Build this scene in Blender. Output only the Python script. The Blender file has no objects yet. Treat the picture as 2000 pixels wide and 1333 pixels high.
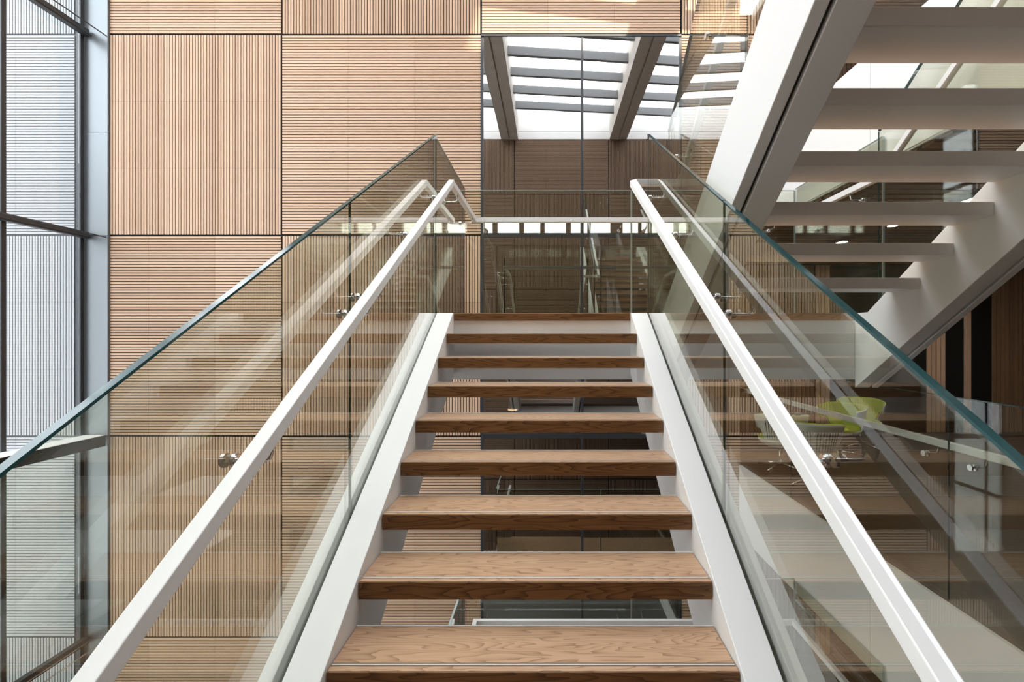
import bpy, math, random
from mathutils import Vector, Matrix
random.seed(7)
S = bpy.context.scene
COL = S.collection
OZ = 6.15                       # height of the eye above the lowest gallery floor

# ------------------------------------------------------------------ camera
cam_d = bpy.data.cameras.new('camera'); cam = bpy.data.objects.new('camera', cam_d); COL.objects.link(cam)
cam.location = (0, 0, OZ); cam.rotation_euler = (math.pi/2, 0, 0)
cam_d.sensor_width = 36.0; cam_d.lens = 944.0/2000.0*36.0
cam_d.shift_x = (1000-1072)/2000.0; cam_d.shift_y = (660-666.5)/2000.0
cam_d.clip_start = 0.05; cam_d.clip_end = 500
S.camera = cam

# ------------------------------------------------------------------ sky, sun, exposure
w = bpy.data.worlds.new('overcast_sky'); S.world = w; w.use_nodes = True
nt = w.node_tree; bgn = nt.nodes['Background']
bgn.inputs['Color'].default_value = (0.94, 0.97, 1.0, 1); bgn.inputs['Strength'].default_value = 6.2
sun_d = bpy.data.lights.new('sun', 'SUN'); sun = bpy.data.objects.new('sun', sun_d); COL.objects.link(sun)
sun_d.energy = 6.0; sun_d.angle = math.radians(0.6); sun_d.color = (1.0, 0.90, 0.74)
sun.location = (4, -8, OZ+24)
sun.rotation_euler = Vector((-0.20, 0.62, -0.66)).to_track_quat('-Z', 'Y').to_euler()

def portal(name, loc, rot, sx, sy):
    d = bpy.data.lights.new(name, 'AREA'); d.shape = 'RECTANGLE'; d.size = sx; d.size_y = sy
    d.cycles.is_portal = True
    o = bpy.data.objects.new(name, d); COL.objects.link(o); o.location = loc; o.rotation_euler = rot
portal('skylight_portal', (-0.9, 3.4, OZ+6.95), (0, 0, 0), 11.8, 7.2)
portal('facade_portal', (-6.95, 3.1, OZ-0.3), (0, -math.pi/2, 0), 12.5, 7.8)

vs = S.view_settings
vs.view_transform = 'Standard'; vs.look = 'None'; vs.gamma = 1.0; vs.use_curve_mapping = False
vs.exposure = 0.22
try:
    S.cycles.transparent_max_bounces = 40; S.cycles.max_bounces = 14
    S.cycles.diffuse_bounces = 6; S.cycles.glossy_bounces = 6
    S.cycles.use_denoising = True; S.cycles.caustics_reflective = False; S.cycles.caustics_refractive = False
    S.cycles.sample_clamp_indirect = 6.0
except Exception:
    pass

# ------------------------------------------------------------------ materials
def mat(name):
    m = bpy.data.materials.new(name); m.use_nodes = True
    return m, m.node_tree, m.node_tree.nodes['Principled BSDF']

def plain(name, col, rough=0.5, metal=0.0, spec=0.5, noise=0.0, nscale=6.0):
    m, t, p = mat(name)
    p.inputs['Base Color'].default_value = (*col, 1); p.inputs['Roughness'].default_value = rough
    p.inputs['Metallic'].default_value = metal; p.inputs['Specular IOR Level'].default_value = spec
    if noise:
        tc = t.nodes.new('ShaderNodeTexCoord'); n = t.nodes.new('ShaderNodeTexNoise'); n.inputs['Scale'].default_value = nscale
        n.inputs['Detail'].default_value = 4
        t.links.new(tc.outputs['Object'], n.inputs['Vector'])
        mx = t.nodes.new('ShaderNodeMix'); mx.data_type = 'RGBA'
        mx.inputs[6].default_value = (*[c*(1-noise) for c in col], 1); mx.inputs[7].default_value = (*[min(1, c*(1+noise)) for c in col], 1)
        t.links.new(n.outputs['Fac'], mx.inputs[0]); t.links.new(mx.outputs[2], p.inputs['Base Color'])
    return m

def math_node(t, op, a, b=None, clamp=False):
    n = t.nodes.new('ShaderNodeMath'); n.operation = op; n.use_clamp = clamp
    for i, v in enumerate((a, b)):
        if v is None: continue
        if isinstance(v, (int, float)): n.inputs[i].default_value = v
        else: t.links.new(v, n.inputs[i])
    return n.outputs[0]

def ramp(t, fac, stops):
    r = t.nodes.new('ShaderNodeValToRGB'); e = r.color_ramp.elements
    while len(e) < len(stops): e.new(0.5)
    for i, (pos, c) in enumerate(stops): e[i].position = pos; e[i].color = (*c, 1)
    t.links.new(fac, r.inputs['Fac']); return r.outputs['Color']

def wood_slat(name, light, mid, dark, rough=0.55):
    """pale slats: every slat and every board a little different, fine fibres along it"""
    m, t, p = mat(name)
    g = t.nodes.new('ShaderNodeNewGeometry'); oi = t.nodes.new('ShaderNodeObjectInfo')
    tc = t.nodes.new('ShaderNodeTexCoord')
    n = t.nodes.new('ShaderNodeTexNoise'); n.inputs['Scale'].default_value = 2.2; n.inputs['Detail'].default_value = 5
    mp = t.nodes.new('ShaderNodeMapping'); mp.inputs['Scale'].default_value = (1.0, 1.0, 1.0)
    t.links.new(tc.outputs['Object'], mp.inputs['Vector']); t.links.new(mp.outputs['Vector'], n.inputs['Vector'])
    a = math_node(t, 'MULTIPLY', g.outputs['Random Per Island'], 0.42)
    b = math_node(t, 'MULTIPLY', oi.outputs['Random'], 0.34)
    c = math_node(t, 'MULTIPLY', n.outputs['Fac'], 0.30)
    s = math_node(t, 'ADD', math_node(t, 'ADD', a, b), c)
    col = ramp(t, s, [(0.1, dark), (0.5, mid), (0.95, light)])
    t.links.new(col, p.inputs['Base Color']); p.inputs['Roughness'].default_value = rough
    p.inputs['Specular IOR Level'].default_value = 0.3
    return m

def oak(name, c_light, c_mid, c_dark, rough=0.38, along='X', ring=0.62, yz=(7.5, 12.0), freq=17.0):
    """oak with cathedral grain: contour lines of a noise stretched along the board"""
    m, t, p = mat(name)
    tc = t.nodes.new('ShaderNodeTexCoord'); oi = t.nodes.new('ShaderNodeObjectInfo')
    off = math_node(t, 'MULTIPLY', oi.outputs['Random'], 37.0)
    cb = t.nodes.new('ShaderNodeCombineXYZ')
    for i in range(3): t.links.new(off, cb.inputs[i])
    va = t.nodes.new('ShaderNodeVectorMath'); va.operation = 'ADD'
    t.links.new(tc.outputs['Object'], va.inputs[0]); t.links.new(cb.outputs[0], va.inputs[1])
    def noise(scale, detail, rg=0.5):
        mp = t.nodes.new('ShaderNodeMapping'); mp.inputs['Scale'].default_value = scale
        t.links.new(va.outputs[0], mp.inputs['Vector'])
        n = t.nodes.new('ShaderNodeTexNoise'); n.inputs['Scale'].default_value = 1.0
        n.inputs['Detail'].default_value = detail; n.inputs['Roughness'].default_value = rg
        t.links.new(mp.outputs['Vector'], n.inputs['Vector']); return n.outputs['Fac']
    sx = (1.3, yz[0], yz[1]) if along == 'X' else (7.5, 1.6, 12.0)
    fx = (5.0, 160.0, 160.0) if along == 'X' else (160.0, 5.0, 160.0)
    base = noise(sx, 2.0, 0.45); fib = noise(fx, 3.0)
    rings = math_node(t, 'FRACT', math_node(t, 'MULTIPLY', base, freq))
    rings = math_node(t, 'POWER', rings, 3.4)
    s = math_node(t, 'ADD', math_node(t, 'MULTIPLY', rings, ring), math_node(t, 'MULTIPLY', fib, 0.42))
    col = ramp(t, s, [(0.05, c_light), (0.42, c_mid), (1.0, c_dark)])
    t.links.new(col, p.inputs['Base Color']); p.inputs['Roughness'].default_value = rough
    p.inputs['Specular IOR Level'].default_value = 0.35
    b = t.nodes.new('ShaderNodeBump'); b.inputs['Strength'].default_value = 0.08; b.inputs['Distance'].default_value = 0.002
    t.links.new(s, b.inputs['Height']); t.links.new(b.outputs[0], p.inputs['Normal'])
    return m

def pane(name, tint, f0, boost=1.0, gloss=(1, 1, 1), rough=0.0, wave=0.0):
    """clear sheet: tinted see-through plus a mirror that grows towards grazing view"""
    m = bpy.data.materials.new(name); m.use_nodes = True; t = m.node_tree; t.nodes.clear()
    out = t.nodes.new('ShaderNodeOutputMaterial')
    tr = t.nodes.new('ShaderNodeBsdfTransparent'); tr.inputs['Color'].default_value = (*tint, 1)
    gl = t.nodes.new('ShaderNodeBsdfGlossy'); gl.inputs['Roughness'].default_value = rough; gl.inputs['Color'].default_value = (*gloss, 1)
    ge = t.nodes.new('ShaderNodeNewGeometry')
    dt = t.nodes.new('ShaderNodeVectorMath'); dt.operation = 'DOT_PRODUCT'
    t.links.new(ge.outputs['Normal'], dt.inputs[0]); t.links.new(ge.outputs['Incoming'], dt.inputs[1])
    c = math_node(t, 'ABSOLUTE', dt.outputs['Value'])
    k = math_node(t, 'POWER', math_node(t, 'SUBTRACT', 1.0, c, True), 4.0)
    f = math_node(t, 'ADD', math_node(t, 'MULTIPLY', k, (1-f0)*boost), f0, True)
    mx = t.nodes.new('ShaderNodeMixShader')
    t.links.new(f, mx.inputs[0]); t.links.new(tr.outputs[0], mx.inputs[1]); t.links.new(gl.outputs[0], mx.inputs[2])
    t.links.new(mx.outputs[0], out.inputs['Surface'])
    if wave:
        tc = t.nodes.new('ShaderNodeTexCoord'); n = t.nodes.new('ShaderNodeTexNoise'); n.inputs['Scale'].default_value = 1.6; n.inputs['Detail'].default_value = 1
        t.links.new(tc.outputs['Object'], n.inputs['Vector'])
        b = t.nodes.new('ShaderNodeBump'); b.inputs['Strength'].default_value = wave; b.inputs['Distance'].default_value = 0.02
        t.links.new(n.outputs['Fac'], b.inputs['Height']); t.links.new(b.outputs[0], gl.inputs['Normal'])
    return m

def glow(name, col, strength):
    m = bpy.data.materials.new(name); m.use_nodes = True; t = m.node_tree; t.nodes.clear()
    o = t.nodes.new('ShaderNodeOutputMaterial'); e = t.nodes.new('ShaderNodeEmission')
    e.inputs['Color'].default_value = (*col, 1); e.inputs['Strength'].default_value = strength
    t.links.new(e.outputs[0], o.inputs['Surface']); return m

M = {}
M['white'] = plain('white_paint', (0.80, 0.80, 0.80), 0.42, noise=0.012, nscale=3)
M['ceil'] = plain('white_plaster', (0.84, 0.84, 0.84), 0.7)
M['slat'] = wood_slat('oak_slats', (0.74, 0.52, 0.375), (0.61, 0.41, 0.28), (0.44, 0.275, 0.178))
M['slat_rear'] = wood_slat('darkened_oak_slats', (0.30, 0.205, 0.14), (0.245, 0.163, 0.11), (0.18, 0.115, 0.075))  # oak slats with darkness put into the colour, to cut bounce under the stairs
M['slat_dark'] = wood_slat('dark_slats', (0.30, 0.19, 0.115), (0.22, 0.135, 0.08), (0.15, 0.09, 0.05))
M['slat_pale'] = wood_slat('pale_grey_slats', (0.37, 0.37, 0.375), (0.345, 0.345, 0.35), (0.315, 0.315, 0.32))
M['black'] = plain('black_backing', (0.012, 0.011, 0.010), 0.8, spec=0.2)
M['frame'] = plain('dark_anodised_frame', (0.03, 0.032, 0.036), 0.35, spec=0.5)
M['pil'] = plain('grey_metal_cladding', (0.22, 0.238, 0.255), 0.36, metal=0.5)
M['fascia'] = plain('bright_white_fascia', (0.90, 0.895, 0.885), 0.5)
M['render'] = plain('pale_render', (0.60, 0.60, 0.60), 0.9)
M['oak'] = oak('oak_tread', (0.52, 0.335, 0.215), (0.42, 0.26, 0.16), (0.18, 0.095, 0.05), 0.34, 'X', 0.62, (10.0, 12.0), 19.0)
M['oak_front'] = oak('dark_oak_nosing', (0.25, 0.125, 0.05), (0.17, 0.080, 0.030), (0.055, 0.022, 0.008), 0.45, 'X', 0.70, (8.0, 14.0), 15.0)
M['floor'] = oak('dark_oak_floor', (0.085, 0.058, 0.043), (0.06, 0.041, 0.031), (0.03, 0.02, 0.016), 0.3, 'X')
M['glass'] = pane('balustrade_glass', (0.90, 0.91, 0.86), 0.045, 1.5, wave=0.003)
M['glass_thin'] = pane('gallery_glass', (0.955, 0.965, 0.95), 0.022, 0.6)
M['edge'] = plain('green_glass_edge', (0.010, 0.058, 0.064), 0.10, spec=0.5)
M['edge_pale'] = plain('pale_glass_edge', (0.42, 0.50, 0.48), 0.15, spec=0.6)
M['joint'] = plain('dark_glass_joint', (0.015, 0.05, 0.045), 0.15, spec=0.6)
M['glazing'] = pane('mirror_coated_glazing', (0.55, 0.56, 0.53), 0.40, 1.0, wave=0.012)
M['clear'] = pane('facade_glass', (0.93, 0.955, 0.965), 0.05)
M['steel'] = plain('brushed_steel', (0.62, 0.62, 0.62), 0.22, metal=1.0)
M['chrome'] = plain('chrome', (0.8, 0.8, 0.8), 0.1, metal=1.0)
M['cable'] = plain('dark_cable', (0.03, 0.03, 0.03), 0.4)
M['strip'] = plain('pale_grip_strip', (0.60, 0.52, 0.46), 0.5)
M['groove'] = plain('dark_groove', (0.05, 0.035, 0.025), 0.7)
M['green'] = plain('lime_upholstery', (0.42, 0.50, 0.045), 0.75, noise=0.15, nscale=40)
M['shell'] = plain('pale_plastic_shell', (0.72, 0.76, 0.74), 0.3)
M['slot'] = plain('dark_slot', (0.03, 0.035, 0.03), 0.8)
M['grey'] = plain('grey_board', (0.22, 0.23, 0.25), 0.5)
M['warm'] = glow('warm_lamp', (1.0, 0.62, 0.36), 6.0)
M['win'] = glow('daylit_window', (0.93, 0.97, 1.0), 12.0)
M['tube'] = glow('ceiling_lamp', (1.0, 0.93, 0.82), 48.0)
M['concrete'] = plain('grey_brown_beam', (0.56, 0.51, 0.465), 0.7, noise=0.05)
M['joist'] = plain('grey_joist', (0.17, 0.175, 0.185), 0.55)
M['ground'] = plain('pale_paving', (0.14, 0.135, 0.13), 0.8)

# ------------------------------------------------------------------ mesh helpers
# all coordinates: x right, y away from the eye, z relative to the eye height
class MB:
    def __init__(self): self.v = []; self.f = []
    def add(self, vs, fs):
        b = len(self.v); self.v += [tuple(p) for p in vs]; self.f += [tuple(b+i for i in f) for f in fs]; return self
    def box(self, x0, x1, y0, y1, z0, z1):
        vs = [(x, y, z) for z in (z0, z1) for y in (y0, y1) for x in (x0, x1)]
        return self.add(vs, [(0, 2, 3, 1), (4, 5, 7, 6), (0, 1, 5, 4), (2, 6, 7, 3), (0, 4, 6, 2), (1, 3, 7, 5)])
    def prism(self, poly, a, b, axis='x'):
        """poly: 2-D outline; axis x: (y,z); axis z: (x,y); axis y: (x,z)"""
        n = len(poly)
        def P(p, t): return {'x': (t, p[0], p[1]), 'y': (p[0], t, p[1]), 'z': (p[0], p[1], t)}[axis]
        vs = [P(p, a) for p in poly]+[P(p, b) for p in poly]
        fs = [tuple(range(n))[::-1], tuple(range(n, 2*n))]+[(i, (i+1) % n, n+(i+1) % n, n+i) for i in range(n)]
        return self.add(vs, fs)
    def tube(self, pts, r, n=10, cap=True):
        pts = [Vector(p) for p in pts]; rings = []
        rs = r if isinstance(r, (list, tuple)) else [r]*len(pts)
        for i, p in enumerate(pts):
            d = (pts[min(i+1, len(pts)-1)]-pts[max(i-1, 0)]).normalized()
            u = d.cross(Vector((0, 0, 1)))
            if u.length < 1e-3: u = Vector((1, 0, 0))
            u.normalize(); v = u.cross(d)
            rings.append([p+(u*math.cos(2*math.pi*k/n)+v*math.sin(2*math.pi*k/n))*rs[i] for k in range(n)])
        vs = [q for R in rings for q in R]; fs = []
        for i in range(len(pts)-1):
            for k in range(n):
                fs.append((i*n+k, i*n+(k+1) % n, (i+1)*n+(k+1) % n, (i+1)*n+k))
        if cap: fs += [tuple(range(n))[::-1], tuple((len(pts)-1)*n+k for k in range(n))]
        return self.add(vs, fs)
    def rail(self, pts, wd, ht):
        """rectangular bar along a path, mitred in plan; points mark the middle of its top face"""
        pts = [Vector(p) for p in pts]; n = len(pts); secs = []
        for i, p in enumerate(pts):
            def dirn(a, b):
                d = Vector((b.x-a.x, b.y-a.y)); return d.normalized()
            ds = []
            if i > 0: ds.append(dirn(pts[i-1], p))
            if i < n-1: ds.append(dirn(p, pts[i+1]))
            ns = [Vector((-d.y, d.x)) for d in ds]
            if len(ns) == 2:
                m = ns[0]+ns[1]
                m = ns[0] if m.length < 1e-4 else m.normalized()
                k = 1/max(0.3, m.dot(ns[0])); off = m*k*wd/2
            else: off = ns[0]*wd/2
            secs.append([Vector((p.x+off.x, p.y+off.y, p.z)), Vector((p.x-off.x, p.y-off.y, p.z)),
                         Vector((p.x-off.x, p.y-off.y, p.z-ht)), Vector((p.x+off.x, p.y+off.y, p.z-ht))])
        vs = [q for s in secs for q in s]; fs = [(0, 1, 2, 3), tuple((n-1)*4+k for k in (3, 2, 1, 0))]
        for i in range(n-1):
            for k in range(4): fs.append((i*4+(k+1) % 4, i*4+k, (i+1)*4+k, (i+1)*4+(k+1) % 4))
        return self.add(vs, fs)

def link(name, me, parent=None):
    o = bpy.data.objects.new(name, me); COL.objects.link(o)
    if parent: o.parent = parent
    return o

def wloc(o):
    v = Vector((0, 0, 0))
    while o is not None: v = v+o.location; o = o.parent
    return v

def obj(name, mb, m, parent=None, bevel=0.0, smooth=False, origin=None, seg=2):
    """one mesh object; verts given in eye coordinates"""
    base = wloc(parent) if parent else Vector((0, 0, 0))
    org = Vector((origin[0], origin[1], origin[2]+OZ)) if origin else (base if parent else Vector((0, 0, OZ)))
    me = bpy.data.meshes.new(name)
    me.from_pydata([(x-org.x, y-org.y, z+OZ-org.z) for x, y, z in mb.v], [], mb.f)
    me.materials.append(m); me.validate(); me.update()
    import bmesh
    bm = bmesh.new(); bm.from_mesh(me); bmesh.ops.recalc_face_normals(bm, faces=bm.faces); bm.to_mesh(me); bm.free()
    if smooth:
        for p in me.polygons: p.use_smooth = True
    o = link(name, me, parent); o.location = org-base
    if bevel:
        b = o.modifiers.new('bevel', 'BEVEL'); b.width = bevel; b.segments = seg; b.limit_method = 'ANGLE'
    return o

def thing(name, label, cat, loc, group=None, rz=0):
    o = bpy.data.objects.new(name, None); COL.objects.link(o); o.empty_display_size = 0.2
    o.location = (loc[0], loc[1], loc[2]+OZ); o.rotation_euler = (0, 0, rz)
    o['label'] = label; o['category'] = cat
    if group: o['group'] = group
    return o

def tag(o, label, cat, group=None):
    o['label'] = label; o['category'] = cat
    if group: o['group'] = group
    return o

def struct(o): o['kind'] = 'structure'; return o
def box(*a): return MB().box(*a)

# ------------------------------------------------------------------ key measures
D = 7.0                          # slatted wall
CX = -0.055; HW = 0.7165         # centre and half width of the first flight
G1, R1, Y0, H0 = 0.282, 0.17, 3.933, 0.20
S1 = 568/944.0                   # pitch of first flight
G2, R2 = 0.270, 0.180; S2 = 628/944.0
FL = -1.846                      # gallery floor
UP = FL+4.3; LO = FL-4.3
XE = 2.77                        # gallery edge
XF = -6.71                       # facade plane
PX, PZ, NS = 2.892, 2.912, 70
COLX = 1.913; ROWZ = 4.397
REAR = -0.8
ROOF = 6.08
LAND_B = 5.40

# ------------------------------------------------------------------ slatted walls
mesh_cache = {}
def slat_mesh(wd, ht, n, horizontal, depth=0.018, frac=0.70):
    key = (round(wd, 4), round(ht, 4), n, horizontal, depth)
    if key in mesh_cache: return mesh_cache[key]
    mb = MB(); L = ht if horizontal else wd; p = L/n; s = p*frac
    for i in range(n):
        a = -L/2+i*p+(p-s)/2
        if horizontal: mb.box(-wd/2, wd/2, 0, depth, a, a+s)
        else: mb.box(a, a+s, 0, depth, -ht/2, ht/2)
    me = bpy.data.meshes.new('slat_board'); me.from_pydata(mb.v, [], mb.f); me.update()
    mesh_cache[key] = me; return me

def slat_wall(wall, y, col0, xmin, xmax, zmin, zmax, m, parity=0, skip=None, facing=-1):
    """boards of slats, three to a square panel, laid like a checkerboard"""
    base = wloc(wall)
    c0 = math.floor((xmin-col0)/PX+1e-6); c1 = math.ceil((xmax-col0)/PX-1e-6)
    r0 = math.floor((zmin-ROWZ)/PZ+1e-6); r1 = math.ceil((zmax-ROWZ)/PZ-1e-6)
    cnt = 0
    for c in range(c0, c1):
        for r in range(r0, r1):
            if skip and skip(c, r): continue
            X0, Z0 = col0+c*PX, ROWZ+r*PZ
            horiz = ((c+r+parity) % 2 == 0)
            for k in range(3):
                if horiz: a = [X0+k*PX/3+0.0015, X0+(k+1)*PX/3-0.0015, Z0+0.011, Z0+PZ-0.011]
                else: a = [X0+0.011, X0+PX-0.011, Z0+k*PZ/3+0.0015, Z0+(k+1)*PZ/3-0.0015]
                if horiz:
                    if k == 0: a[0] += 0.0095
                    if k == 2: a[1] -= 0.0095
                else:
                    if k == 0: a[2] += 0.0095
                    if k == 2: a[3] -= 0.0095
                full = (a[1]-a[0]) if not horiz else (a[3]-a[2])
                a[0] = max(a[0], xmin); a[1] = min(a[1], xmax); a[2] = max(a[2], zmin); a[3] = min(a[3], zmax)
                if a[1]-a[0] < 0.02 or a[3]-a[2] < 0.02: continue
                wd, ht = a[1]-a[0], a[3]-a[2]
                n = max(1, round(NS*((ht if horiz else wd)/full)))
                me = slat_mesh(wd, ht, n, horiz)
                if not me.materials: me.materials.append(m)
                if me.materials[0] != m:
                    me = me.copy(); me.materials[0] = m
                o = link('slat_board', me, wall)
                o.location = Vector(((a[0]+a[1])/2, y, (a[2]+a[3])/2+OZ))-base
                if facing > 0: o.rotation_euler = (0, 0, math.pi)
                cnt += 1
    return cnt

wb = struct(obj('wall_back', box(-6.80, -0.985, D+0.011, D+0.25, LO-0.4, ROOF+0.9).box(-0.985, 1.93, D+0.011, D+0.25, ROWZ, ROOF+0.9)
         .box(1.93, XE, D+0.011, D+0.25, LO-0.4, ROOF+0.9), M['black']))
slat_wall(wb, D, COLX, -6.36, XE, LO-0.4, ROOF+0.8, M['slat'], parity=1, skip=lambda c, r: c == -1 and r < 0)
we = struct(obj('wall_outside', box(-10.2, -6.83, D+0.011, D+0.25, LO-0.4, ROOF+0.9), M['frame']))
slat_wall(we, D, COLX, -10.1, -6.87, LO-0.4, ROOF+0.8, M['slat_pale'], parity=1)
wr = struct(obj('wall_rear', box(-6.80, 9.6, REAR-0.25, REAR-0.011, LO-0.4, ROOF+0.9), M['black']))
WIN = [(947, 962), (972, 1014), (1024, 1055), (1064, 1105), (1115, 1133), (1140, 1147), (1154, 1192), (1216, 1246), (1253, 1282), (1290, 1318)]
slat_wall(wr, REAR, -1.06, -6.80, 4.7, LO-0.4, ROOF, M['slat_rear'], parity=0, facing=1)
# corner cladding beside the facade
pil = struct(obj('trim_1', box(-6.69, -6.372, D-0.02, D+0.008, LO-0.4, LO-0.39), M['pil']))
zz = [ROOF+0.8, 2.96, 1.47, -1.43, -4.34, LO-0.4]
for i in range(5):
    obj('cladding_panel', box(-6.69, -6.364, D-0.03, D+0.009, zz[i+1]+0.006, zz[i]), M['pil'], pil)

# ------------------------------------------------------------------ glazed window in the back wall
gz = struct(obj('window_1', box(-0.985, 1.93, D+0.10, D+0.14, LO-0.4, LO-0.38), M['frame']))
fr = MB()
for z, h in ((ROWZ-0.012, 0.014), (ROWZ-PZ, 0.032), (ROWZ-2*PZ, 0.032), (ROWZ-3*PZ, 0.032)): fr.box(-0.98, 1.92, D-0.005, D+0.12, z-h, z+h)
obj('transom', fr, M['frame'], gz)
for x in (-0.965, 0.482, 1.905): obj('mullion', box(x-0.018, x+0.018, D-0.008, D+0.12, LO-0.4, ROWZ-0.05), M['frame'], gz)
for i in range(4):
    z1 = ROWZ-i*PZ-0.028; z0 = max(ROWZ-(i+1)*PZ+0.032, LO-0.4)
    for (xa, xb) in ((-0.946, 0.463), (0.501, 1.886)):
        obj('pane', box(xa, xb, D+0.004, D+0.016, z0, z1), M['glazing'], gz)
# rooms behind it
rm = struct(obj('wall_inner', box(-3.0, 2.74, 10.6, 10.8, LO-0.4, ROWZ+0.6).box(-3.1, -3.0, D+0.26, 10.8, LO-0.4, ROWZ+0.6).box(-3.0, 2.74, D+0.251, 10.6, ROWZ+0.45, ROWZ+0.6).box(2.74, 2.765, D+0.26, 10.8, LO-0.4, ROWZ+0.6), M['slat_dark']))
for z in (-1.85, LO): struct(obj('floor_slab', box(-3.0, 2.74, D+0.26, 10.6, z-0.45, z), M['floor']))

# row of small bright windows high in the far wall of the room behind the glazing
k = 0
for x0, x1 in WIN:
    k += 1
    a, b = (x0-1072)*10.58/944, min(2.70, (x1-1072)*10.58/944); q = 10.58
    wn = struct(obj('window_%d' % (k+2), box(a, b, q, q+0.015, 2.29, 2.52), M['win']))
    obj('window_frame', box(a-0.025, a, q-0.02, q+0.018, 2.265, 2.545).box(b, b+0.025, q-0.02, q+0.018, 2.265, 2.545)
        .box(a, b, q-0.02, q+0.018, 2.52, 2.545).box(a, b, q-0.02, q+0.018, 2.265, 2.29), M['concrete'], wn)

for i, (x, y, z0, z1, lab) in enumerate(((-0.70, 8.0, -2.80, -2.32, 'pendant lamp behind the window, low at the left under the grey panel'), (-0.60, 8.0, -1.22, -0.3, 'peach pendant lamp behind the window seen below the landing'))):
    t = thing('pendant_lamp', lab, 'lamp', (x, y, z1))
    obj('cord', MB().tube([(x, y, z0+0.36), (x, y, z1)], 0.006, 8), M['black'], t)
    obj('lamp_shade', MB().tube([(x, y, z0), (x, y, z0+0.16), (x, y, z0+0.30), (x, y, z0+0.37)], [0.075, 0.06, 0.05, 0.02], 18), M['slat'] if i == 0 else M['ceil'], t, smooth=True)
    obj('light_ring', MB().tube([(x, y, z0+0.372), (x, y, z0+0.392)], 0.07, 18), M['warm'], t)
    obj('light_ring', MB().tube([(x, y, z0+0.02), (x, y, z0+0.04)], 0.078, 18), M['warm'], t)
hp = obj('hanging_panel', box(-0.52, 1.90, 8.2, 8.24, -2.62, -2.31), M['grey'], None, 0.004)
tag(hp, 'plain grey panel hanging under the slab behind the lower window', 'panel')
obj('bottom_rail', box(-0.52, 1.90, 8.19, 8.25, -2.64, -2.621), M['frame'], hp)

# ------------------------------------------------------------------ facade on the left
fc = struct(obj('window_2', box(XF-0.03, XF+0.02, REAR, D-0.03, LO-0.4, LO-0.36), M['frame']))
ys = [6.93, 5.93, 4.6, 3.2, 1.8, 0.4, -0.7]
for y in ys: obj('mullion', box(XF-0.022, XF+0.022, y-0.028, y+0.028, LO-0.36, ROOF), M['frame'], fc)
for i in range(len(ys)-1): obj('pane', box(XF-0.012, XF+0.003, ys[i+1]+0.03, ys[i]-0.03, LO-0.36, ROOF), M['clear'], fc)
for j, z in enumerate((ROWZ-0.02, 1.47, -4.34)):
    t = thing('transom_bar', ['dark transom bar along the facade glass at the top left corner', 'dark transom bar along the facade glass at mid height on the left',
               'dark transom bar along the facade glass low on the left behind the glass balustrade'][j], 'bar', (XF, 3.1, z))
    obj('bar', box(XF+0.031, XF+0.11, REAR, D-0.06, z-0.045, z+0.045), M['frame'], t)
    for x in (-6.60, -6.385):
        obj('cable', MB().tube([(x, REAR, z-0.02), (x, D-0.031, z-0.02)], 0.008, 8), M['cable'] if j < 2 else M['steel'], t)
ld = obj('ledge', box(XF+0.031, -6.39, REAR, D-0.04, -1.47, -1.40), M['white'], None, 0.004)
tag(ld, 'white ledge running along the facade at lower left behind the glass', 'ledge')
obj('fascia', box(-6.389, -6.380, REAR, D-0.04, -1.56, -1.405), M['black'], ld)

# ------------------------------------------------------------------ roof with skylight
rc = struct(obj('ceiling', box(-7.0, 9.8, REAR-0.25, REAR-0.01, ROOF+0.80, ROOF+0.95).box(3.95, 9.8, REAR+0.03, 10.8, ROOF+0.10, ROOF+0.25)
        .box(-7.0, 9.8, D+0.02, 10.8, ROOF+0.9, ROOF+1.0).box(-7.0, XF-0.05, REAR-0.2, D+0.2, ROOF+0.0, ROOF+0.9), M['ceil']))
struct(obj('trim_2', box(-6.85, 9.6, REAR-0.009, REAR+0.02, ROOF+0.002, ROOF+0.225).box(-6.85, 9.6, REAR-0.009, REAR+0.02, ROOF+0.237, ROOF+0.95), M['ceil']))
for i, x in enumerate((-4.5, -1.2, 2.12)):
    obj('roof_beam', box(x-0.26, x-0.02, REAR, D, ROOF, ROOF+0.75).box(x+0.02, x+0.26, REAR, D, ROOF, ROOF+0.75).box(x-0.02, x+0.02, REAR, D, ROOF+0.04, ROOF+0.7), M['concrete'], rc)
for i in range(10):
    y = 0.25+0.85*i; t13 = math.tan(math.radians(13))
    segs = [(-6.8, -4.765), (-4.235, -1.465), (-0.935, 1.855), (2.385, 3.95)]
    mb = MB()
    for (a, b) in segs:
        ya, yb = y-(a-0.5)*t13*0.45, y-(b-0.5)*t13*0.45
        mb.prism([(a, ya), (b, yb), (b, yb+0.09), (a, ya+0.09)], ROOF+0.36, ROOF+0.56, 'z')
    obj('roof_joist', mb, M['joist'], rc)

# unseen slab on columns, added to keep sun off most of the skylight
cn = struct(obj('sun_blocker', box(-14, 2.7, -10.2, -2.3, ROOF+10.9, ROOF+11.1).box(2.7, 14, -10.2, -5.25, ROOF+10.9, ROOF+11.1), M['pil']))
for x in (-13.8, 13.8):
    for y in (-10.0, -5.2): obj('blocker_column', box(x-0.1, x+0.1, y-0.1, y+0.1, ROOF+0.2, ROOF+10.9), M['pil'], cn)

# unseen block added outside the facade to hide low sky and bounce light
struct(obj('sky_blocker', box(-15, -14, -6, 16, LO-0.4, 5.2), M['render']))

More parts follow.
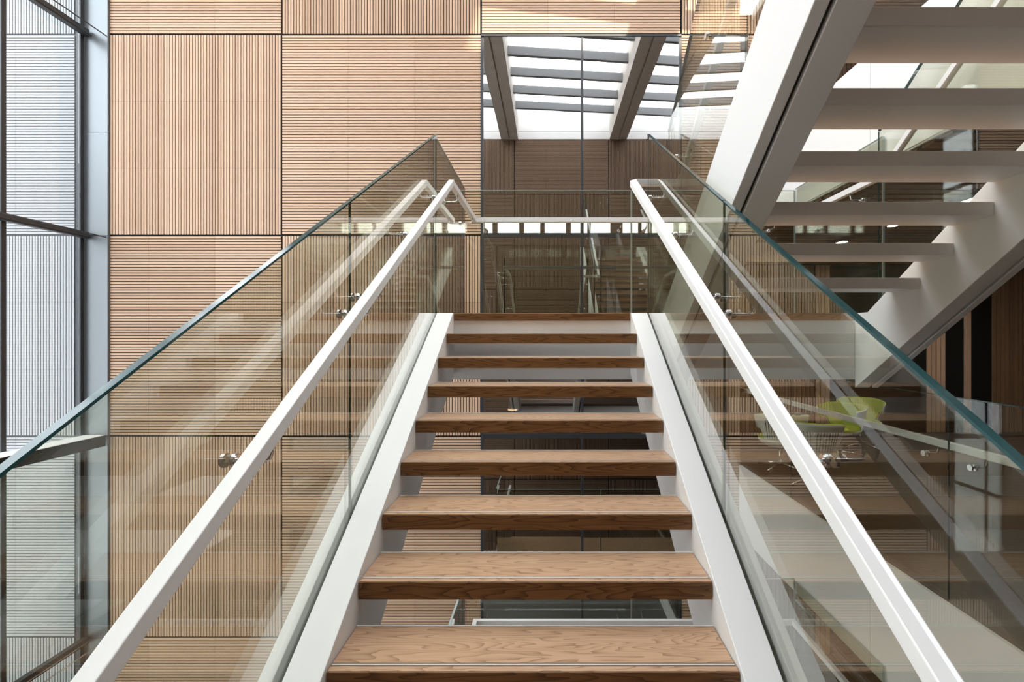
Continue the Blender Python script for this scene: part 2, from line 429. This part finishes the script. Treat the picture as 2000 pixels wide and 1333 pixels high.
# ------------------------------------------------------------------ galleries on the right
for (z, nm) in ((FL, 'floor'), (UP, 'floor_upper'), (LO, 'floor_lower')):
    struct(obj(nm, box(XE+0.02, 9.8, REAR, 9.4, z-0.12, z), M['floor']))
    struct(obj('ceiling_below', box(XE+0.02, 9.8, REAR, 9.4, z-1.0, z-0.13), M['ceil']))
    fs_ = struct(obj('trim_3', box(XE-0.002, XE+0.018, REAR, 9.4, z-1.014, z-1.0), M['white']))
    for (a, b) in ((REAR, 1.6), (1.6, 4.15), (4.15, 6.7), (6.7, 9.4)):
        obj('fascia_panel', box(XE-0.012, XE+0.018, a+0.002, b-0.002, z-1.0, z+0.0), M['fascia'], fs_)
struct(obj('ground', box(-12, XE, REAR, D, LO-0.5, LO-0.4), M['ground']))
# slatted ceiling under the upper gallery
cb = struct(obj('ceiling_slats', box(XE+0.03, 9.7, REAR, 9.3, UP-1.012, UP-1.002), M['black']))
for i in range(62):
    y = -0.7+i*0.162
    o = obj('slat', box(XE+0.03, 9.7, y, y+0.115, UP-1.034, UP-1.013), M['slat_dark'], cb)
# back wall of the galleries
wg = struct(obj('wall_gallery', box(XE, 9.8, 9.4, 9.6, LO-0.4, ROOF+0.2), M['black']))
def vslats(x0, x1, z0, z1, m, pitch=0.085):
    mb = MB(); n = max(1, round((x1-x0)/pitch)); p = (x1-x0)/n
    for i in range(n): mb.box(x0+i*p+p*0.12, x0+i*p+p*0.88, 9.375, 9.399, z0, z1)
    return obj('slat_panel', mb, m, wg)
for z in (FL, LO):
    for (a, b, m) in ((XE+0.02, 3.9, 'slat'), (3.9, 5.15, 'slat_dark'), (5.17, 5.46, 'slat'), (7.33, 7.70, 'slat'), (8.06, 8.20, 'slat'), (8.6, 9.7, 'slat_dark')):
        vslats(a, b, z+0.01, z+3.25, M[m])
vslats(XE+0.02, 9.7, UP+0.01, UP+3.5, M['slat'])
struct(obj('wall_right', box(9.6, 9.8, REAR, 9.4, LO-0.4, ROOF+0.2), M['slat_dark']))

# ------------------------------------------------------------------ staircases
def make_flight1():
    t = thing('staircase', 'white stringer staircase with oak open treads climbing away to the landing', 'staircase', (CX, 0.5, FL))
    def prof(q0, q1, ytop, zt=H0):
        z = lambda y, q: S1*y-q
        return [(0.56, z(0.56, q1)), (0.56, z(0.56, q0)), ((zt+q0)/S1, zt), (3.95, zt), (3.95, z(3.95, q1))]
    for s in (-1, 1):
        def X(a, b): return (CX+s*a, CX+s*b) if s > 0 else (CX+s*b, CX+s*a)
        a, b = X(0.7205, 0.852)
        obj('stringer', MB().prism(prof(2.155, 2.665, 3.95), a, b), M['white'], t, 0.003)
        a, b = X(0.884, 0.935)
        obj('cover_plate', MB().prism(prof(2.155, 2.665, 3.95), a, b), M['white'], t, 0.003)
        a, b = X(0.852, 0.884)
        obj('glass_channel', MB().prism(prof(2.26, 2.60, 3.95, H0-0.1), a, b), M['frame'], t)
    for k in range(1, 12):
        y, z = Y0-k*G1, H0-k*R1
        xa, xb = CX-HW+0.0, CX+HW
        tr = obj('tread', box(xa, xb, y+0.004, y+0.262, z-0.072, z), M['oak'], t, 0.002, origin=(CX, y, z))
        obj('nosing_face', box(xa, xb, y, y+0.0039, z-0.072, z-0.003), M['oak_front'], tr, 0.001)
        obj('tread_pan', box(xa, xb, y+0.06, y+0.262, z-0.078, z-0.0721).box(xa, xb, y+0.2622, y+0.268, z-0.078, z+0.003), M['white'], tr)
        obj('grip_strip', box(xa+0.004, xb-0.004, y+0.0325, y+0.0405, z+0.0002, z+0.0012), M['strip'], tr)
        obj('groove', box(xa+0.002, xb-0.002, y+0.028, y+0.0315, z+0.0002, z+0.0008).box(xa+0.002, xb-0.002, y+0.0415, y+0.045, z+0.0002, z+0.0008), M['groove'], tr)
    return t
make_flight1()

def make_flight2():
    t = thing('staircase', 'white return staircase overhead seen from below with pale tread undersides', 'staircase', (1.8, 3.95, H0))
    def prof(q0, q1, zt=H0):
        z = lambda y, q: q-S2*y
        return [(0.2, z(0.2, q1)), (0.2, z(0.2, q0)), ((q0-zt)/S2, zt), (3.948, zt), (3.948, z(3.948, q1))]
    xl, xr = 1.103, 2.50
    for (a, b, n) in ((xl-0.135, xl, 'stringer'), (0.8935, 0.948, 'cover_plate'), (xr, xr+0.115, 'stringer'), (xr+0.14, 2.69, 'cover_plate')):
        obj(n, MB().prism(prof(2.724, 2.217), a, b), M['white'], t, 0.003)
    for (a, b) in ((0.948, 0.968), (xr+0.115, xr+0.14)):
        obj('glass_channel', MB().prism(prof(2.6, 2.245, H0-0.1), a, b), M['frame'], t)
    yD, zD = 2.713, 0.7616
    for k in range(-2, 9):
        y, z = yD-k*G2, zD+k*R2
        tr = obj('tread', box(xl+0.002, xr-0.002, y+0.008, y+0.28, z-0.045, z), M['oak'], t, origin=(1.8, y, z))
        obj('tread_pan', box(xl+0.001, xr-0.001, y, y+0.0079, z-0.072, z+0.002).box(xl+0.001, xr-0.001, y+0.008, y+0.262, z-0.072, z-0.0455), M['white'], tr, 0.002)
    return t
make_flight2()

def make_landing(z, label, yb=LAND_B, xa=-0.93, y0=3.95, drop=0.54):
    t = thing('stair_landing', label, 'landing', (0.9, 4.6, z-drop))
    obj('floor_board', box(xa, XE-0.02, y0+0.03, yb, z-0.06, z), M['oak'], t)
    ns = obj('nosing', box(CX-HW, CX+HW, y0-0.014, y0+0.029, z-0.058, z), M['oak'], t, 0.002)
    obj('nosing_face', box(CX-HW, CX+HW, y0-0.018, y0-0.0141, z-0.058, z-0.003), M['oak_front'], ns, 0.001)
    obj('edge_beam', box(xa, XE-0.02, y0+0.001, y0+0.15, z-drop, z-0.0605), M['white'], t)
    obj('soffit', box(xa, XE-0.02, y0+0.151, yb, z-drop+0.05, z-0.0605), M['white'], t)
    return t
make_landing(H0, 'half landing at the top of the near flight with white edge beam')
make_landing(-4.15, 'lower half landing far below glimpsed under the oak treads')
# walkway on which the photographer stands
wk = thing('walkway', 'walkway floor at the foot of the near flight', 'walkway', (0.9, -0.1, FL-0.5))
obj('floor_board', box(-0.93, XE-0.02, REAR+0.01, 0.55, FL-0.06, FL), M['floor'], wk)
obj('soffit', box(-0.93, XE-0.02, REAR+0.01, 0.49, FL-0.5, FL-0.0605), M['white'], wk)

# ------------------------------------------------------------------ glass balustrades
TG = 0.010
def sheet(t, poly, x, axis='x', m='glass'):
    """one glass sheet: outline in the plane, clear faces, green edges"""
    p = obj('glass_panel', MB().prism(poly, x-TG, x+TG, axis), M[m], t)
    return p
def strip(t, a, b, hw, m, name='glass_edge', thick=0.0035):
    """thin solid strip along an edge, from point a to point b"""
    a, b = Vector(a), Vector(b)
    d = (b-a).normalized()
    side = Vector((1, 0, 0)) if abs(d.x) < 0.5 else Vector((0, 1, 0))
    n = d.cross(side).normalized()*thick; s = side*hw
    vs = [a-s-n, a+s-n, a+s+n, a-s+n, b-s-n, b+s-n, b+s+n, b-s+n]
    obj(name, MB().add(vs, [(0, 1, 2, 3), (7, 6, 5, 4), (0, 4, 5, 1), (1, 5, 6, 2), (2, 6, 7, 3), (3, 7, 4, 0)]), m, t)

def slope_glass(label, x, slope, q_top, q_bot, ys, sgn, loc):
    t = thing('glass_balustrade', label, 'balustrade', loc)
    z = (lambda y, q: slope*y-q) if sgn > 0 else (lambda y, q: q-slope*y)
    for i in range(len(ys)-1):
        a, b = ys[i]+0.004, ys[i+1]-0.004
        sheet(t, [(a, z(a, q_bot)), (b, z(b, q_bot)), (b, z(b, q_top)), (a, z(a, q_top))], x)
        strip(t, (x, a, z(a, q_top)+0.004), (x, b, z(b, q_top)+0.004), TG, M['edge'])
        if i: strip(t, (x, ys[i], z(ys[i], q_bot)), (x, ys[i], z(ys[i], q_top)), 0.0045, M['joint'], 'glass_joint', 0.002)
    yb = ys[-1] if sgn > 0 else ys[-1]
    strip(t, (x, yb, z(yb, q_bot)), (x, yb, z(yb, q_top)), 0.004, M['edge'], 'glass_edge', 0.002)
    return t
XG = 0.868
slope_glass('tall clear glass balustrade left of the oak treads', CX-XG, S1, 0.718, 2.25, [0.55, 2.24, 3.946], 1, (CX-XG, 0.55, FL))
slope_glass('tall clear glass balustrade right of the oak treads', CX+XG, S1, 0.718, 2.25, [0.55, 2.24, 3.946], 1, (CX+XG, 0.55, FL))
slope_glass('glass balustrade on the left side of the overhead flight', 0.958, S2, 4.2, 2.60, [0.3, 2.1, 3.85], -1, (0.958, 3.9, H0))
slope_glass('glass balustrade on the far right side of the overhead flight', 2.628, S2, 4.2, 2.60, [0.3, 2.1, 3.85], -1, (2.628, 3.9, H0))

def landing_glass(z, names):
    zt, zb = z+1.445, z-0.35
    ya, yb = 3.954, 5.353
    xl, xr = CX-XG, XE
    t = thing('glass_balustrade', names[0], 'balustrade', (xl-0.02, 4.65, z-0.35))
    sheet(t, [(ya, zb), (yb, zb), (yb, zt), (ya, zt)], xl-0.012)
    strip(t, (xl-0.012, ya, zt+0.004), (xl-0.012, yb, zt+0.004), TG, M['edge_pale'], thick=0.002); strip(t, (xl-0.012, ya-0.003, zb), (xl-0.012, ya-0.003, zt), 0.004, M['edge_pale'], thick=0.002)
    t = thing('glass_balustrade', names[1], 'balustrade', (0.9, 5.41, z-0.35))
    yg = 5.415
    for (a, b) in ((xl, 0.92), (0.928, xr-0.02)):
        sheet(t, [(a, zb), (b, zb), (b, zt), (a, zt)], yg, 'y')
        strip(t, (a, yg, zt+0.004), (b, yg, zt+0.004), TG, M['edge_pale'], thick=0.002); strip(t, (b+0.004, yg, zb), (b+0.004, yg, zt), TG, M['edge_pale'], thick=0.002)
    t = thing('glass_balustrade', names[2], 'balustrade', (xr, 4.65, z-0.35))
    sheet(t, [(ya, zb), (yb, zb), (yb, zt), (ya, zt)], xr-0.035)
    strip(t, (xr-0.035, ya, zt+0.004), (xr-0.035, yb, zt+0.004), TG, M['edge_pale'], thick=0.002); strip(t, (xr-0.035, ya-0.003, zb), (xr-0.035, ya-0.003, zt), TG, M['edge_pale'], thick=0.002)
landing_glass(H0, ['glass pane down the left side of the upper half landing', 'wide glass balustrade along the back of the upper half landing', 'glass pane on the right side of the upper half landing'])
landing_glass(-4.15, ['glass pane at left of the lower half landing seen under treads', 'glass balustrade along the back of the lower half landing', 'glass pane with dark top edge right of the lower half landing'])

def gallery_glass(z, label, ya=-0.7):
    t = thing('glass_balustrade', label, 'balustrade', (XE+0.03, 3.5, z))
    ys = [ya, 1.2, 3.39, 5.6, 7.8, 9.35]
    for i in range(5):
        sheet(t, [(ys[i]+0.004, z+0.0), (ys[i+1]-0.004, z+0.0), (ys[i+1]-0.004, z+1.43), (ys[i]+0.004, z+1.43)], XE+0.035, m='glass_thin')
        strip(t, (XE+0.035, ys[i], z+1.434), (XE+0.035, ys[i+1], z+1.434), TG, M['edge'])
        if i: strip(t, (XE+0.035, ys[i], z), (XE+0.035, ys[i], z+1.43), 0.006, M['edge'], 'glass_joint', 0.002)
gallery_glass(FL, 'glass balustrade edging the gallery with the lime chairs')
gallery_glass(UP, 'glass balustrade edging the upper gallery top right')
gallery_glass(LO, 'glass balustrade edging the lower gallery bottom right')

# ------------------------------------------------------------------ handrails and their clamps
RW, RH = 0.044, 0.050
def bracket(t, gx, gy, rz, rx, ry):
    """clamp through the glass at (gx,gy), rod out to under the rail at (rx,ry), rising to the rail bottom rz"""
    zc = rz-0.055
    d = Vector((rx-gx, ry-gy, 0)); L = d.length; d.normalize()
    b = obj('bracket', MB().tube([(gx, gy, zc), (rx-d.x*0.02, ry-d.y*0.02, zc), (rx-d.x*0.006, ry-d.y*0.006, zc+0.006), (rx, ry, zc+0.02), (rx, ry, rz+0.004)], 0.0065, 8), M['steel'], t, smooth=True)
    for (a, c) in ((0.0105, 0.020), (-0.020, -0.0105)):
        obj('clamp_disc', MB().tube([(gx+d.x*a, gy+d.y*a, zc), (gx+d.x*c, gy+d.y*c, zc)], 0.021, 16), M['steel'], b)
    obj('clamp_gasket', MB().tube([(gx+d.x*0.0202, gy+d.y*0.0202, zc), (gx+d.x*0.023, gy+d.y*0.023, zc)], 0.017, 16), M['chrome'], b)
QR = 1.093; HR = 1.30; YC = (HR+QR)/S1
zr = lambda y: S1*y-QR
Q2R = 3.845; Y2 = (Q2R-HR)/S2; z2 = lambda y: Q2R-S2*y
XL, XR = CX-0.748, CX+0.748
YB = 5.24
t = thing('handrail', 'long white square handrail left of the oak treads and round the landing', 'handrail', (XL, 0.6, FL))
obj('rail', MB().rail([(XL, 0.15, zr(0.15)), (XL, YC, HR), (XL, YB, HR), (2.62, YB, HR), (2.62, Y2, HR), (2.62, 0.3, z2(0.3))], RW, RH), M['white'], t, 0.003)
for y in (0.65, 1.40, 2.165, 2.31, 3.08, 3.84): bracket(t, CX-XG, y, zr(y)-RH, XL, y)
for y in (4.25, 5.05): bracket(t, CX-XG-0.012, y, HR-RH, XL, y)
for x in (-0.70, 0.78, 1.06, 2.45): bracket(t, x, 5.415, HR-RH, x, YB)
for y in (4.2, 5.05): bracket(t, XE-0.035, y, HR-RH, 2.62, y)
t = thing('handrail', 'white square handrail right of the oak treads turning into the overhead flight', 'handrail', (XR, 0.6, FL))
obj('rail', MB().rail([(XR, 0.15, zr(0.15)), (XR, YC, HR), (1.06, YC, HR), (1.06, Y2, HR), (1.06, 0.3, z2(0.3))], RW, RH), M['white'], t, 0.003)
for y in (0.65, 1.40, 2.165, 2.31, 3.08, 3.84): bracket(t, CX+XG, y, zr(y)-RH, XR, y)
for y in (0.9, 1.9, 2.9, 3.6): bracket(t, 0.958, y, z2(y)-RH, 1.06, y)
# lower landing rail
zl = -4.15+1.09
t = thing('handrail', 'white handrail of the lower landing under the bottom treads', 'handrail', (0.9, YB, -4.15))
obj('rail', MB().rail([(-0.80, 3.98, zl), (-0.80, YB, zl), (2.65, YB, zl), (2.65, 3.9, zl)], RW, RH), M['white'], t, 0.003)
for x in (-0.70, 0.78, 1.06, 2.55): bracket(t, x, 5.415, zl-RH, x, YB)
# gallery rails
for (z, lab) in ((FL, 'white handrail along the gallery edge in front of the lime chairs'), (UP, 'white handrail along the upper gallery edge'), (LO, 'white handrail along the lower gallery edge')):
    t = thing('handrail', lab, 'handrail', (XE+0.12, 3.5, z))
    obj('rail', MB().rail([(XE+0.13, -0.7, z+1.09), (XE+0.13, 9.3, z+1.09)], RW, RH), M['white'], t, 0.003)
    for y in (1.0, 1.5, 3.2, 3.6, 5.45, 5.75, 7.6, 8.9): bracket(t, XE+0.035, y, z+1.04, XE+0.13, y)

# ------------------------------------------------------------------ ceiling lamps of the galleries
for (z, who) in ((UP-1.035, 'gallery with the lime chairs'), (UP-1.035-4.3, 'lower gallery')):
    for i, (x, y) in enumerate(((4.2, 5.2), (4.2, 7.6), (6.6, 5.2), (6.6, 7.6))):
        lp = thing('ceiling_lamp', 'slim linear ceiling lamp, %s one over the %s' % (['front left', 'rear left', 'front right', 'rear right'][i], who), 'lamp', (x, y, z))
        obj('lamp_body', box(x-0.05, x+0.05, y-0.75, y+0.75, z-0.05, z), M['frame'], lp)
        obj('diffuser', box(x-0.04, x+0.04, y-0.74, y+0.74, z-0.056, z-0.0505), M['tube'], lp)

# ------------------------------------------------------------------ lounge chairs
def make_chair(label, x, y, rz, z=FL):
    """swivel chair, its front towards local -y"""
    t = thing('lounge_chair', label, 'chair', (x, y, z), 'lime lounge chairs in the gallery')
    NU, NV = 40, 10
    def back(r, dz, shrink):
        vs, fs = [], []
        for i in range(NU+1):
            u = -1+2*i/NU; ang = math.radians(118)*u; au = abs(u)
            top = 0.80-0.13*max(0, au-0.30)**1.5
            low = 0.42+0.0*au
            wing = max(0.0, min(1.0, (au-0.50)/0.10))
            low = low+(0.575-0.42)*wing*wing*(3-2*wing)
            tip = max(0.0, (au-0.86)/0.14); low += 0.05*tip*tip
            for j in range(NV+1):
                v = j/NV; zz = low+(top-low)*v+dz
                flare = 0.79+0.25*((zz-0.42)/0.40)
                rr = r*flare
                vs.append((math.sin(ang)*rr*1.08, math.cos(ang)*rr*0.95+0.02, zz))
        for i in range(NU):
            for j in range(NV):
                a = i*(NV+1)+j; fs.append((a, a+NV+1, a+NV+2, a+1))
        return vs, fs
    def local(name, vs, fs, m, parent, solid=0.0, off=0, sub=0, smooth=True):
        me = bpy.data.meshes.new(name); me.from_pydata(vs, [], fs); me.materials.append(m); me.update()
        if smooth:
            for p in me.polygons: p.use_smooth = True
        o = link(name, me, parent)
        if solid:
            s = o.modifiers.new('thick', 'SOLIDIFY'); s.thickness = solid; s.offset = off
        if sub:
            s = o.modifiers.new('sub', 'SUBSURF'); s.levels = sub; s.render_levels = sub
        return o
    v, f = back(0.325, 0.0, 0); sh = local('back_shell', v, f, M['shell'], t, 0.012)
    v, f = back(0.305, 0.008, 0); local('back_pad', v, f, M['green'], t, 0.022)
    # slots cut in the back of the shell
    for i in range(-8, 9):
        if abs(i) == 0: continue
        ang = i*math.radians(6.2); mb = MB()
        for zc0, zc1 in ((0.47, 0.535), ):
            pts = []
            for zz in (zc0-0.015, zc1+0.17):
                rr = 0.3335*(0.79+0.25*((zz-0.42)/0.40))
                for da in (-0.011, 0.011):
                    pts.append((math.sin(ang+da)*rr*1.08, math.cos(ang+da)*rr*0.95+0.022, zz))
            mb.add(pts, [(0, 1, 3, 2)])
        local('slot', mb.v, mb.f, M['slot'], sh, 0.003, 0, 0, False)
    # bucket under the seat
    def bowl(r0, z0, z1, n=28, rows=7):
        vs, fs = [], []
        for j in range(rows+1):
            a = j/rows*math.pi/2; rr = r0*math.sin(a) if j else 0.02; zz = z1-(z1-z0)*math.cos(a)
            for k in range(n):
                q = 2*math.pi*k/n; vs.append((math.cos(q)*rr*1.02, math.sin(q)*rr*0.98, zz))
        for j in range(rows):
            for k in range(n): fs.append((j*n+k, j*n+(k+1) % n, (j+1)*n+(k+1) % n, (j+1)*n+k))
        fs.append(tuple(range(n))[::-1]); return vs, fs
    v, f = bowl(0.285, 0.30, 0.43); local('seat_shell', v, f, M['shell'], t, 0.008)
    vs, fs = [], []; n = 28
    prof = [(0.02, 0.462), (0.18, 0.464), (0.255, 0.455), (0.275, 0.43), (0.26, 0.405), (0.02, 0.40)]
    for (r, zz) in prof:
        for k in range(n):
            q = 2*math.pi*k/n; vs.append((math.cos(q)*r*1.02, math.sin(q)*r-0.05*(1 if math.sin(q) < 0 else 0)*r/0.275, zz))
    for j in range(len(prof)-1):
        for k in range(n): fs.append((j*n+k, j*n+(k+1) % n, (j+1)*n+(k+1) % n, (j+1)*n+k))
    fs += [tuple(range(n))[::-1], tuple((len(prof)-1)*n+k for k in range(n))]
    local('seat_pad', vs, fs, M['green'], t)
    mb = MB().tube([(0, 0, 0.07), (0, 0, 0.305)], 0.022, 14); local('column', mb.v, mb.f, M['chrome'], t)
    for k in range(4):
        a = math.pi/4+k*math.pi/2; c, s = math.cos(a), math.sin(a)
        mb = MB().tube([(0.015*c, 0.015*s, 0.075), (0.16*c, 0.16*s, 0.055), (0.33*c, 0.33*s, 0.022)], [0.019, 0.015, 0.011], 8)
        lg = local('base_leg', mb.v, mb.f, M['chrome'], t)
        mb = MB().tube([(0.32*c, 0.32*s, 0.0), (0.32*c, 0.32*s, 0.014)], 0.014, 10); local('glide', mb.v, mb.f, M['slot'], lg)
    t.rotation_euler = (0, 0, rz)
    return t
make_chair('pale slotted back of lounge chair nearest the wood wall at left', 3.27, 6.83, math.radians(172))
make_chair('pale slotted back of lounge chair closest to the gallery glass', 3.33, 6.12, math.radians(155))
make_chair('lime lounge chair showing its open arm beside the farthest chair', 4.55, 7.55, math.radians(-60))
make_chair('farthest lime lounge chair with wide winged back turned to us', 5.28, 8.18, math.radians(-25))
